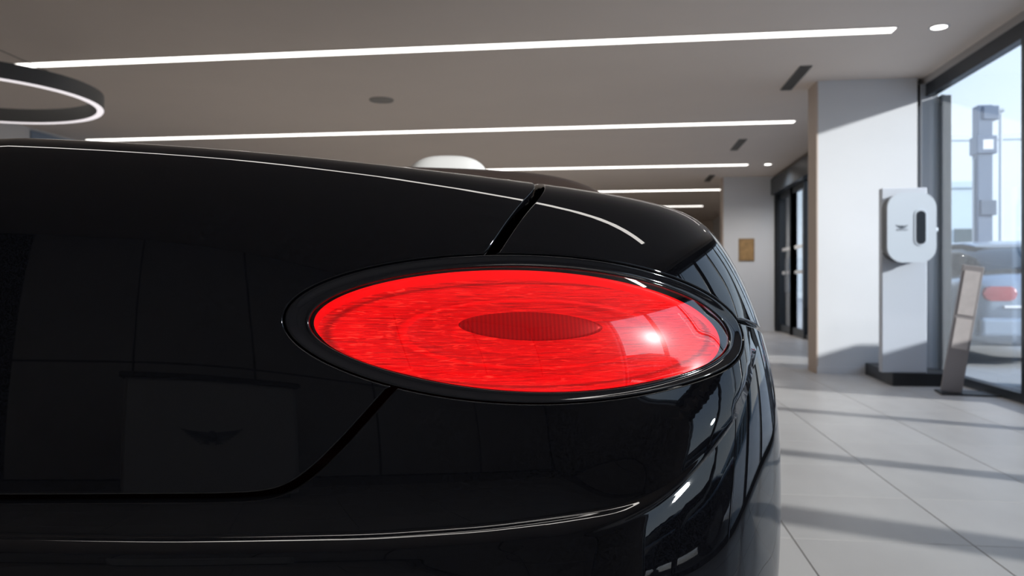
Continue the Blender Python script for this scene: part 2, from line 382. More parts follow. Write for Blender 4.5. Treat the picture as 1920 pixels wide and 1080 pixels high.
text_mesh('lettering', 'BENTLEY', .020, M_logo, t, (-.080, -.1440, -.021), RX)
lathe('button', M_box, [(0, .018), (.018, .016), (.022, 0)], t, 24, (.200, -.12, -.02), (0, R(90), 0))
# info stand
t = empty('info_stand', (2.70, 6.88, 0)); tag(t, 'slanted narrow grey display stand with two pale sheets leaning by the window', 'display stand')
t.rotation_euler = (0, 0, R(-10))
box('foot', M_base, -.10, .34, -.12, .16, 0, .015, t, bev=.003)
lean = Matrix.Rotation(R(9.0), 4, 'Y')
bd = box('board', M_info, -.085, .070, -.015, .015, 0, 1.045, t, bev=.004, loc=(.0, 0, .012), rot=(0, R(9), 0))
box('sheet', M_paper, -.065, .050, -.019, -.015, .64, 1.00, bd); box('sheet', M_paper, -.065, .050, -.019, -.015, .36, .61, bd)
# plaque on far pillar
t = empty('wooden_plaque', (2.41, 15.50, 1.545)); tag(t, 'small ochre wooden plaque hanging on the far white pillar', 'plaque')
box('frame', mat('plaque_frame', (.30, .19, .09), .5), -.145, .145, -.02, 0, -.215, .215, t, bev=.004); box('face', M_wood, -.12, .12, -.024, -.019, -.19, .19, t)

# ------------------------------------------------------------------ reception desk behind the viewpoint (mirrored in the boot lid)
dx, dy = pq(-1.25, -3.0)
t = empty('reception_desk', (dx, dy, 0), R(-8)); tag(t, 'grey reception desk with winged emblem, mirrored in the boot lid', 'desk')
box('front_panel', M_desk, -.55, .55, .26, .30, .06, 1.02, t, bev=.005); box('worktop', M_deskdark, -.60, .60, -.35, .34, 1.02, 1.06, t, bev=.006)
for s in (-1, 1): box('side_panel', M_desk, s*.55-.02, s*.55+.02, -.33, .262, .06, 1.02, t, bev=.003)
box('kick_plate', M_deskdark, -.52, .52, -.30, .24, 0, .06, t)
emblem('badge', M_logo, .40, t, (0.0, .302, .60), (R(90), 0, R(180)), t=.01)

# ------------------------------------------------------------------ outside
M_pave = mat('pavement', (.50, .50, .50), .8, noise=.08, nscale=.8)
M_bld = mat('building_pale', (.66, .72, .76), .7, noise=.03, nscale=.4)
M_bld2 = mat('building_cyan', (.46, .56, .62), .6)
M_shop = mat('shopfront_dark', (.045, .075, .09), .25)
M_mast = mat('mast_grey', (.14, .18, .25), .5)
M_post = mat('lamp_post_grey', (.42, .46, .5), .5)
pv = box('pavement', M_pave, PW+.2, 120, -80, 120, -.20, -.03); tag(pv, 'light grey paved forecourt outside the windows', 'ground', kind='structure')
def building(p, q, w, d, h, m, label, win=None):
    t = empty('building', (p, q, -.03)); tag(t, label, 'building')
    box('wall', m, -w/2, w/2, -d/2, d/2, 0, h, t); box('parapet', m, -w/2-.15, w/2+.15, -d/2-.15, d/2+.15, h, h+.3, t)
    if win:
        nx, nz, ww, wh, z0 = win
        for k in range(nz):
            for i in range(nx):
                x = -w/2+(i+.5)*w/nx; z = z0+k*(h-z0)/nz
                f = box('window', M_shop, x-ww/2, x+ww/2, -d/2-.06, -d/2+.02, z, z+wh, t)
    return t
def at(u, Y):                 # a bearing (in 1920-wide frame) and a distance -> room coordinates
    return pq((u-960)/1480*Y, Y)
p, q = at(1905, 52); building(p+6, q+4, 44, 10, 10.3, M_bld, 'long pale block behind the mast outside the window')
p, q = at(1800, 38); building(p-1.2, q+3, 5.2, 5, 5.6, M_bld2, 'lower blue grey block left of the mast outside', (3, 1, 1.2, 1.9, 1.7))
t = empty('building', (46, -6, -.03)); tag(t, 'low dark glass building across the forecourt, mirrored in the car', 'building')
box('wall', M_bld2, 0, 8, -40, 30, 0, 4.6, t); box('roof_edge', M_bld, -.3, 8.3, -40.3, 30.3, 4.6, 5.0, t)
for k in range(17): box('window', M_shop, -.05, .02, -39+4*k, -35.6+4*k, .4, 3.9, t)
p, q = at(1842, 15)
t = empty('sign_mast', (p, q, -.03)); tag(t, 'grey blue steel mast with boxes standing outside the window', 'mast')
box('pole', M_mast, -.13, .13, -.13, .13, 0, 4.30, t, bev=.01); box('head_box', M_mast, -.05, .24, -.16, .16, 4.02, 4.28, t, bev=.02)
box('sign_box', M_mast, -.17, .2, -.17, .17, 3.38, 3.72, t, bev=.02); box('sign_face', M_whitebar, -.06, .12, -.175, -.17, 3.46, 3.64, t)
box('junction_box', mat('mast_dark', (.10, .13, .18), .5), -.10, .18, -.18, -.12, 2.22, 2.5, t, bev=.01); box('conduit', M_post, -.17, -.135, -.03, .03, 0, 3.3, t)
lathe('base_plate', M_mast, [(.26, 0), (.26, .03), (.0, .03)], t, 24)
p, q = at(1876, 27)
t = empty('lamp_post', (p, q, -.03)); tag(t, 'slim pale street lamp post right of the mast', 'street lamp')
lathe('pole', M_post, [(.10, 0), (.10, .6), (.07, .7), (.055, 6.75), (0, 6.75)], t, 20); tube('arm', M_post, [(0, 0, 6.7), (-.25, 0, 6.82), (-.35, 0, 6.83)], .035, t)
box('head', M_post, -.55, .10, -.12, .12, 6.80, 6.90, t, bev=.03)
# parked car outside: lofted from cross sections along its length
M_pcar = mat('parked_paint', (.30, .36, .44), .25, metal=.3, coat=.6)
M_pglass = mat('parked_glass', (.02, .03, .04), .05)
M_rub = mat('tyre_rubber', (.015, .015, .016), .8)
M_rim = mat('rim_silver', (.45, .46, .48), .3, metal=.9)
M_tlamp = mat('parked_lamp', (.36, .09, .10), .2)
def loft(name, m, secs, parent, n=28, e=3.0, bot=None):
    "secs: (y, halfwidth, z0, z1) rounded cross sections"
    bm = bmesh.new(); rings = []
    pw = lambda c: math.copysign(abs(c)**(2/e), c)
    for y, hw, z0, z1 in secs:
        rings.append([bm.verts.new((hw*pw(math.cos(2*math.pi*i/n)), y, (z0+z1)/2+(z1-z0)/2*pw(math.sin(2*math.pi*i/n)))) for i in range(n)])
    for a, b in zip(rings[:-1], rings[1:]):
        for i in range(n): bm.faces.new((a[i], a[(i+1) % n], b[(i+1) % n], b[i]))
    bm.faces.new(rings[0]); bm.faces.new(rings[-1][::-1])
    bmesh.ops.recalc_face_normals(bm, faces=bm.faces)
    me = mesh_of(bm, name, True); me.set_sharp_from_angle(angle=R(50))
    return obj(name, me, m, parent)
def parked_car(p, q, rz, label, M_pcar=M_pcar):
    t = empty('parked_car', (p, q, -.03), rz); tag(t, label, 'car', 'cars parked on the forecourt')
    loft('body', M_pcar, [(0, .70, .42, .88), (.06, .82, .30, 1.00), (.30, .90, .22, 1.06), (1.0, .92, .20, 1.05), (2.6, .92, .20, 1.00), (3.6, .91, .20, .96), (4.2, .86, .24, .90), (4.45, .72, .34, .80)], t, e=4.5)
    loft('cabin', M_pglass, [(.28, .64, .95, 1.10), (.55, .66, .90, 1.30), (1.0, .68, .9, 1.42), (1.9, .69, .9, 1.45), (2.5, .67, .9, 1.36), (3.3, .62, .85, 1.0)], t, e=4)
    loft('roof', M_pcar, [(.80, .56, 1.36, 1.40), (1.0, .62, 1.38, 1.45), (1.9, .63, 1.41, 1.48), (2.35, .58, 1.37, 1.42)], t, e=3)
    box('bumper', M_pcar, -.80, .80, -.06, .20, .34, .56, t, bev=.05, seg=4); box('chrome_strip', M_whitebar, -.55, .55, -.03, .04, .66, .69, t, bev=.006)
    box('number_plate', M_whitebar, -.26, .26, -.075, -.06, .40, .51, t, bev=.004)
    for s in (-1, 1): prism('tail_lamp', M_tlamp, rrect(.34, .16, .07, 8), .08, t, (s*.58, .07, .82), (R(90), 0, 0), bev=.02, smooth=True)
    for s in (-1, 1):
        for y in (.85, 3.55):
            w = lathe('wheel', M_rub, [(.20, -.10), (.30, -.11), (.325, -.08), (.33, 0), (.325, .08), (.30, .11), (.20, .10)], t, 40, (s*.82, y, .33), (0, R(90), 0))
            lathe('rim', M_rim, [(0, .06), (.05, .07), (.19, .03), (.205, .10), (.205, -.10), (0, -.08)], w, 40)
    return t
parked_car(4.74, 9.3, R(-3), 'grey blue car with pale red tail lamp parked outside the window')
M_pdark = mat('parked_paint_dark', (.012, .016, .026), .2, coat=1)
parked_car(4.75, -3.25, R(2), 'dark blue car parked outside, mirrored in the right side of the tail', M_pdark)
t = empty('shadow_trough', (3.85, 6.85, -.03)); tag(t, 'low grey trough added outside the glazing for its shadow across the floor', 'shadow_trough')  # added for the low shadow on pillar and floor; trough form made up
for s in (-1, 1): box('side_board', M_mast, s*.22-.02, s*.22+.02, -.85, .85, 0, .72, t, bev=.008)
for s in (-1, 1): box('end_board', M_mast, -.20, .20, s*.83-.02, s*.83+.02, 0, .72, t, bev=.008)
box('soil', mat('soil', (.05, .04, .03), .9, noise=.3, nscale=30), -.20, .20, -.81, .81, .05, .66, t)
t = empty('sun_blocker', (3.86, 14.9, -.03)); tag(t, 'tall grey board added outside the far glass doors to shade the far pillar', 'board')  # added board, keeps the sun off the far pillar
box('board', mat('sun_blocker_grey', (.30, .31, .34), .6), -.02, .02, -.62, .62, .10, 3.05, t, bev=.004)
for s in (-1, 1):
    box('post', M_mast, -.04, .04, s*.58-.04, s*.58+.04, 0, 3.1, t, bev=.004); box('foot', M_mast, -.25, .25, s*.58-.05, s*.58+.05, 0, .05, t, bev=.004)

# ------------------------------------------------------------------ the black car: body surface
# s runs along the plan outline from the middle of the tail, tau up the profile (metres)
XC,Y0=-0.526,0.765
# plan curve ---------------------------------------------------------------
LEN=4.80
_S=np.linspace(0,6.6,6601)
def _plan(k0=.24,k1=3.3,sc=.852,sg=.21):
    k=k0/(1+np.exp((_S-1.0)/.06))+k1*np.exp(-((_S-sc)/sg)**2)
    m=_S<2.8
    def integ(f): return np.concatenate([[0],np.cumsum((f[1:]+f[:-1])/2*np.diff(_S))])
    th=integ(k); th*=(math.pi/2)/th[-1]
    x=XC+integ(np.cos(th)); y=Y0+integ(np.sin(th))
    # front half mirrors the rear about the middle of the car
    i=np.searchsorted(y,Y0+LEN/2); smid=_S[i]
    s2=np.clip(2*smid-_S,0,None)
    xf=np.interp(s2,_S,x); yf=2*(Y0+LEN/2)-np.interp(s2,_S,y); tf=math.pi-np.interp(s2,_S,th)
    m=_S>smid
    return np.where(m,xf,x),np.where(m,yf,y),np.where(m,tf,th),2*smid
_X,_Y,_TH,SEND=_plan()
def plan(s):
    a=np.abs(s); sg=np.where(s<0,-1.,1.)
    x=XC+sg*(np.interp(a,_S,_X)-XC); y=np.interp(a,_S,_Y); th=np.interp(a,_S,_TH)
    return x,y,sg*np.sin(th),-np.cos(th)      # point and outward normal
# profile rows: (z, d, kin) centre / corner ---------------------------------
CEN=[(.16,-.12,0),(.28,-.07,0),(.42,-.03,0),(.55,-.005,0),(.64,0,0),(.72,-.003,0),(.80,-.009,0),(.87,-.016,0),(.935,-.024,0),(.995,-.034,0),(1.040,-.046,0),(1.059,-.064,0),(1.066,-.080,.03),(1.0665,-.085,.12),(1.064,-.085,.30),(1.06,-.085,.50)]
COR=[(.16,-.07,0),(.28,-.02,0),(.42,-.004,0),(.55,.006,0),(.64,.007,0),(.72,.005,0),(.80,-.006,0),(.87,-.027,0),(.925,-.051,0),(.968,-.078,0),(.991,-.105,0),(1.004,-.13,.02),(1.012,-.15,.07),(1.012,-.16,.16),(1.025,-.16,.32),(1.025,-.16,.5)]
CEN=np.array(CEN,float);COR=np.array(COR,float)
NR=len(CEN)
_cl=np.concatenate([[0],np.cumsum(np.hypot(np.diff(CEN[:,0]),np.diff(CEN[:,1])+np.diff(CEN[:,2])))])
def smooth(x,a,b):
    t=np.clip((x-a)/(b-a),0,1); return t*t*t*(t*(6*t-15)+10)
def rows(s):
    a=np.abs(s); w=smooth(a,.10,1.02);wz=smooth(a,-.34,1.12)
    w=np.stack([wz,w,w],-1)[:,None,:]
    R=CEN[None]*(1-w)+COR[None]*w
    return R   # (n,NR,3)
# clamped cubic B-spline over rows, param tau in [0,NR-3]
_KN=np.concatenate([[0]*3,np.arange(NR-2),[NR-3]*3]).astype(float)
def basis(t):
    t=np.clip(t,0,NR-3-1e-9); n=len(t)
    B=np.zeros((n,len(_KN)-1))
    for i in range(len(_KN)-1):
        B[:,i]=(t>=_KN[i])&(t<_KN[i+1])
    for p in (1,2,3):
        N=np.zeros((n,len(_KN)-1-p))
        for i in range(len(_KN)-1-p):
            d1=_KN[i+p]-_KN[i]; d2=_KN[i+p+1]-_KN[i+1]
            if d1>0: N[:,i]+=(t-_KN[i])/d1*B[:,i]
            if d2>0: N[:,i]+=(_KN[i+p+1]-t)/d2*B[:,i+1]
        B=N
    return B
# tau (metres of profile) -> spline param, at the centre section
_tt=np.linspace(0,NR-3,4001)
_cp=basis(_tt)@CEN
_ta=np.concatenate([[0],np.cumsum(np.hypot(np.diff(_cp[:,0]),np.diff(_cp[:,1])-np.diff(_cp[:,2])))])+_cp[0,0]
TMAX=_ta[-1]
# crease: z of the two bumper edges along s
CRS=np.array([0,.19,.39,.50,.58,.64,.69,.73,.76,.79,.83,.86,.90,1.0,9.])
CR2=np.array([.628,.6257,.6268,.632,.643,.6583,.680,.706,.7316,.757,.787,.812,.83,.845,.845])
CR1=np.array([.657,.6526,.652,.656,.6625,.669,.690,.720,.745,.768,.797,.82,.837,.85,.85])
def sp(x,w): return w*np.logaddexp(0,x/w)
def crz(a,C):
    return np.interp(a,_S,_CRT[id(C)]) 
def _smt(C):
    v=np.interp(_S,CRS,C); k=np.exp(-(np.arange(-120,121)/25.)**2);k/=k.sum()
    return np.convolve(np.pad(v,120,mode='edge'),k,'valid')
_CRT={id(CR1):_smt(CR1),id(CR2):_smt(CR2)}
FLC=.10; FLS=.33; RID=.018
def surf(s,tau):
    s=np.atleast_1d(np.asarray(s,float));tau=np.atleast_1d(np.asarray(tau,float))
    B=basis(np.interp(tau,_ta,_tt)); R=rows(s)
    v=np.einsum('nr,nrk->nk',B,R)
    z,d,k=v.T
    a=np.abs(s)
    f1=1-smooth(a,.62,.76)
    z1=crz(a,CR1);z2=crz(a,CR2)
    d=d+f1*(.017*(1-np.exp(-sp(z1-z,.0006)/.0072))-.02*sp(z1-z,.003))
    fl=FLC+(FLS-FLC)*smooth(a,.35,.62); fl=fl*(1-smooth(a,.68,.90))
    d=d+fl*.10*(1-np.exp(-sp(z2-z,.003)/.10))
    g=z-z2; A=RID*smooth(a,.56,.74)*(1-smooth(a,.76,.90))
    d=d+A*(1-smooth(g,0,.12))/(1+np.exp(-np.clip(g/.0015,-60,60)))
    x,y,nx,ny=plan(s)
    x=x+nx*d;y=y+ny*d
    x=XC+(x-XC)*(1-k); y=y+k*np.maximum(0,Y0+1.0-y)-k*np.maximum(0,y-(Y0+LEN-1.6))
    return np.stack([x,y,z],-1)
def normal(s,tau,e=1e-3):
    a=surf(s+e,tau)-surf(s-e,tau); b=surf(s,tau+e)-surf(s,tau-e)
    n=np.cross(a,b); return n/np.linalg.norm(n,axis=1,keepdims=True)

# ------------------------------------------------------------------ the black car: panels
OUTC = [[0.57068, 0.26793, -0.00595, -0.00185, -0.00277, 0.00197, -0.00725], [0.87639, -0.0017, 0.08064, 0.0, -0.00211, 0.00103, -0.00132]]
LENC = [[0.56848, 0.24291, -0.00641, -0.00045, -0.00318, 0.00247, -0.00693], [0.87524, -0.00183, 0.06889, 9e-05, -0.00051, 0.00151, -0.0013]]
def four(C, ph):
    ph = np.atleast_1d(np.asarray(ph, float))
    M = np.stack([np.ones_like(ph)]+[f(k*ph) for k in (1, 2, 3) for f in (np.cos, np.sin)], 1)
    return M@np.array(C).T
CX, CY, CZ0 = XC, Y0+LEN/2, 0.
def local(P): return P-np.array([CX, CY, 0])
car = empty('car', (*pq(CX, CY), 0), THETA)
tag(car, 'glossy black open car with a glowing oval red tail lamp, tail towards the viewer', 'car')

def paint():
    m = bpy.data.materials.new('black_paint'); m.use_nodes = True; t = m.node_tree; b = t.nodes['Principled BSDF']
    tcn = t.nodes.new('ShaderNodeTexCoord'); v = t.nodes.new('ShaderNodeTexVoronoi'); v.inputs['Scale'].default_value = 900
    t.links.new(tcn.outputs['Object'], v.inputs['Vector'])
    cr = t.nodes.new('ShaderNodeValToRGB'); cr.color_ramp.elements[0].position = .2; cr.color_ramp.elements[1].position = 1.
    cr.color_ramp.elements[0].color = (.0009, .0009, .0011, 1); cr.color_ramp.elements[1].color = (.0032, .0034, .0048, 1)
    t.links.new(v.outputs['Color'], cr.inputs[0]); t.links.new(cr.outputs[0], b.inputs['Base Color'])
    b.inputs['Roughness'].default_value = .55; b.inputs['Specular IOR Level'].default_value = .0
    b.inputs['Coat Weight'].default_value = 1; b.inputs['Coat Roughness'].default_value = .012; b.inputs['Coat IOR'].default_value = 1.55
    return m
M_paint = paint()
M_gloss = mat('gloss_black_bezel', (.004, .004, .005), .05, spec=.6)
M_inner = mat('matt_black_inside', (.006, .006, .006), .9, spec=.1)
M_leather = mat('white_leather', (.66, .65, .63), .5, bump=.15, bscale=350)
M_darktrim = mat('dark_brown_cover', (.030, .018, .014), .55)
M_tyre = M_rub

def inside(pts, poly):
    x, y = pts[:, 0], pts[:, 1]; r = np.zeros(len(pts), bool); j = len(poly)-1
    for i in range(len(poly)):
        xi, yi = poly[i]; xj, yj = poly[j]
        c = ((yi > y) != (yj > y))
        with np.errstate(divide='ignore', invalid='ignore'):
            r ^= c & (x < (xj-xi)*(y-yi)/(yj-yi+1e-30)+xi)
        j = i
    return r
def resample(poly, L):
    out = []; n = len(poly)
    for i in range(n):
        a = np.array(poly[i]); b = np.array(poly[(i+1) % n]); d = np.linalg.norm(b-a)
        if d < 1e-5: continue
        mid = (a+b)/2; l = L if (abs(mid[0]) < 1.2) else L*5
        k = max(1, int(math.ceil(d/l)))
        for q in range(k): out.append(a+(b-a)*q/k)
    return np.array(out)
def poly_normals(P):
    e = np.roll(P, -1, 0)-P; l = np.linalg.norm(e, axis=1, keepdims=True); e = e/np.maximum(l, 1e-9)
    en = np.stack([e[:, 1], -e[:, 0]], 1)          # outward for CCW
    n = en+np.roll(en, 1, 0); n /= np.maximum(np.linalg.norm(n, axis=1, keepdims=True), 1e-6)
    c = np.clip((n*en).sum(1), .5, 1)
    return n/c[:, None]
def frame(S, T):
    e = 1e-3; a = surf(S+e, T)-surf(S-e, T); b = surf(S, T+e)-surf(S, T-e)
    a /= np.linalg.norm(a, axis=1, keepdims=True); b /= np.linalg.norm(b, axis=1, keepdims=True)
    n = np.cross(a, b); n /= np.linalg.norm(n, axis=1, keepdims=True)
    return a, b, n
def set_normals(me, N):
    for p in me.polygons: p.use_smooth = True
    me.normals_split_custom_set_from_vertices([tuple(v) for v in N])
def panel(name, poly, parent=car, L=.006, ds=.011, dt=.009, m=None, depth=.016, roll=.0016):
    P = resample(poly, L); nv = poly_normals(P); Pi = P-nv*roll; n = len(P)
    smin, smax = Pi[:, 0].min(), Pi[:, 0].max(); tmin, tmax = Pi[:, 1].min(), Pi[:, 1].max()
    def axis(lo, hi):
        v = [lo+ds/2]
        while v[-1] < hi: v.append(v[-1]+(ds if abs(v[-1]) < 1.15 else ds*4))
        return np.array(v)
    gs = axis(smin, smax); far = max(abs(smin), abs(smax)) > 2.4 and min(abs(smin), abs(smax)) > 1.9
    gt = np.arange(tmin+dt/2, tmax, dt*(3 if far else 1))
    S, T = np.meshgrid(gs, gt); G = np.stack([S.ravel(), T.ravel()], 1)
    rows_ = np.full(len(G), -1); nrow = 0
    if smin < 1.1 and smax > -1.1 and tmin < .9:
        fine = np.arange(max(smin, -1.1), min(smax, 1.1), .0045); exs = []; ids = []
        lim = np.where(np.abs(fine) < .56, 1., 0.)
        for C in (CR1, CR2):
            tz = crz(np.abs(fine), C)+.0174
            for o in (-.014, -.0105, -.0075, -.0052, -.0034, -.0022, -.0013, -.0006, 0, .0006, .0013, .0022, .0034, .0052, .0075, .0105, .014):
                ok = (lim > 0) | (abs(o) < .0045) | ((o > 0) if C is CR1 else (o < 0))
                if C is CR1: ok &= np.abs(fine) < .775
                exs.append(np.stack([fine, tz+o], 1)[ok]); ids.append(np.full(int(ok.sum()), nrow)); nrow += 1
        ex = np.concatenate(exs)
        d1 = np.minimum(np.abs(G[:, 1]-.0174-crz(np.abs(G[:, 0]), CR1)), np.abs(G[:, 1]-.0174-crz(np.abs(G[:, 0]), CR2)))
        dl = np.where(np.abs(G[:, 0]) < .56, .017, .012)
        keep = (d1 > dl) | (np.abs(G[:, 0]) >= 1.10)
        G = np.concatenate([G[keep], ex]); rows_ = np.concatenate([rows_[keep]]+ids)
    keep = inside(G, Pi); G = G[keep]; rows_ = rows_[keep]
    keep = np.ones(len(G), bool)
    for i in range(0, len(G), 2000):
        d = np.sqrt(((G[i:i+2000, None, :]-Pi[None])**2).sum(-1)).min(1); keep[i:i+2000] = d > .0035
    G = G[keep]; rows_ = rows_[keep]
    V = [Vector(p) for p in Pi]+[Vector(p) for p in G]
    ed = [(n+i, n+i+1) for i in range(len(G)-1) if rows_[i] >= 0 and rows_[i] == rows_[i+1] and abs(G[i+1, 0]-G[i, 0]) < .005]
    vo, eo, fo, ov, oe, of = delaunay_2d_cdt(V, ed, [list(range(n))], 1, 1e-7)
    A = np.array([tuple(v) for v in vo])
    ta, tb, N = frame(A[:, 0], A[:, 1]); X = surf(A[:, 0], A[:, 1])
    # boundary rings rolling inward
    mp = {}
    for k, src in enumerate(ov):
        for q in src:
            if q < n: mp[q] = k
    ring0 = [mp[i] for i in range(n)]
    verts = [X]; norms = [N]; base = len(X); rings = [ring0]
    ea, eb, en = frame(P[:, 0], P[:, 1]); XB = surf(P[:, 0], P[:, 1]); nn = nv/np.linalg.norm(nv, axis=1, keepdims=True)
    tan = ea*nn[:, :1]+eb*nn[:, 1:]; tan /= np.linalg.norm(tan, axis=1, keepdims=True)
    for off, dep, wt in ((-roll*.35, roll*.3, .7), (0, roll, 2.5), (0, depth, 9.)):
        Q = XB+tan*off-en*dep; verts.append(Q); q = en+tan*wt; q /= np.linalg.norm(q, axis=1, keepdims=True); norms.append(q)
        rings.append(list(range(base, base+n))); base += n
    faces = [tuple(f) for f in fo]
    for a_, b_ in zip(rings[:-1], rings[1:]):
        for i in range(n):
            j = (i+1) % n; faces.append((a_[i], b_[i], b_[j], a_[j]))
    VV = local(np.concatenate(verts)); NN = np.concatenate(norms)
    me = bpy.data.meshes.new(name); me.from_pydata([tuple(v) for v in VV], [], faces); me.update(); me.validate()
    o = obj(name, me, m or M_paint, parent)
    if len(me.vertices) == len(NN): set_normals(me, NN)
    return o
def offset_line(L, d):
    "polyline shifted to its left by d"
    L = np.array(L, float); e = np.gradient(L, axis=0); e /= np.linalg.norm(e, axis=1, keepdims=True)
    return L+np.stack([-e[:, 1], e[:, 0]], 1)*d
def smooth_line(L, n=60):
    L = np.array(L, float); c = np.concatenate([[0], np.cumsum(np.linalg.norm(np.diff(L, axis=0), axis=1))])
    t = np.linspace(0, c[-1], n); Q = np.stack([np.interp(t, c, L[:, 0]), np.interp(t, c, L[:, 1])], 1)
    for _ in range(6): Q[1:-1] = (Q[:-2]+2*Q[1:-1]+Q[2:])/4
    return Q
PHI = np.linspace(0, 2*math.pi, 721)[:-1]; RIM = four(OUTC, PHI)
rn = poly_normals(RIM); RIMX = RIM+rn*.0012        # opening in the body panels
def meet(line):
    "line running towards the lamp -> its part outside the opening and the angle where it arrives"
    ins = inside(line, RIMX); k = int(np.argmax(ins)) if ins.any() else len(line)
    p = line[min(k, len(line)-1)]; j = int(((RIMX-p)**2).sum(1).argmin())
    L = line[:k]; d = np.linalg.norm(L-RIMX[j], axis=1); return L[d > .003], j
def arc(j0, j1, step):
    "indices from j0 to j1 walking by step (+1/-1)"
    out = [j0]
    while out[-1] != j1: out.append((out[-1]+step) % 720)
    return RIMX[out[::2]+([out[-1]] if len(out) % 2 == 0 else [])]
GAP = .0040
TD = 1.36                                            # edge of the deck opening
UG = smooth_line([(.615, TD), (.612, 1.20), (.602, 1.12), (.588, 1.085), (.5745, 1.0611), (.5535, 1.03), (.5358, 1.0003), (.5195, .9715), (.5041, .9464), (.49, .925)], 90)
LG = smooth_line([(0, .708), (.0284, .7079), (.1311, .7079), (.2335, .7072), (.2746, .7081), (.2978, .7119), (.3158, .7209), (.3364, .7373), (.3623, .7635), (.3884, .7925), (.4121, .8187), (.43, .838)], 110)
SW = float(np.interp(Y0+1.0, _Y[:3000], _S[:3000])); AR = .375; AZ = .36
def arch(sc, a0, a1, n=40): return np.array([(sc+AR*math.cos(R(a)), AZ+AR*math.sin(R(a))) for a in np.linspace(a0, a1, n)])
JL = smooth_line([(SW+AR*math.cos(R(128)), AZ+AR*math.sin(R(128))), (SW-.33, .73), (SW-.42, .80), (1.05, .848), (.9367, .8603), (.9087, .8658), (.8827, .8703), (.8653, .8723), (.84, .875)], 80)
TB = .165
def mirror(half): return np.array([(-s, t) for s, t in half[::-1]])
# boot lid
lgl, j_l = meet(offset_line(LG, GAP)); ugl, j_u = meet(offset_line(UG, -GAP*1.5))
half = np.concatenate([lgl, arc(j_l, j_u, -1), ugl[::-1]])
half = half[half[:, 0] > 1e-4]
lid = panel('boot_lid', np.concatenate([half, mirror(half)]))
# bumper
lgr, j_l2 = meet(offset_line(LG, -GAP)); jr, j_j2 = meet(offset_line(JL, GAP*.8))
a_lo = math.degrees(math.asin((TB-AZ)/AR))
half = np.concatenate([[(.3, TB)], arch(SW, 180-a_lo, 130)[:], jr[2:], arc(j_j2, j_l2, -1), lgr[::-1]])
half = half[half[:, 0] > 1e-4]
bumper = panel('bumper', np.concatenate([half, mirror(half)]))
# quarter panels, doors, front
ugr, j_u2 = meet(offset_line(UG, GAP*1.5)); jq, j_j = meet(offset_line(JL, -GAP*.8))
SD = SW+.80
quart = np.concatenate([ugr, arc(j_u2, j_j, -1), jq[::-1][:-2], arch(SW, 126, a_lo), [(SD, TB), (SD, TD)]])
def flip(P): return np.array([(-s, t) for s, t in P[::-1]])
panel('rear_quarter_panel', quart); panel('rear_quarter_panel', flip(quart))
dr = np.array([(SD+.008, TB), (SD+1.15, TB), (SD+1.15, TD), (SD+.008, TD)])
fs = SEND-SW
fr_ = np.concatenate([[(SD+1.158, TB)], arch(fs, 180-a_lo, a_lo), [(SEND-.004, TB), (SEND-.004, TD), (SD+1.158, TD)]])
for f in (lambda P: P, flip):
    panel('door', f(dr), L=.03, ds=.03, dt=.02); panel('front_wing', f(fr_), L=.03, ds=.03, dt=.02)

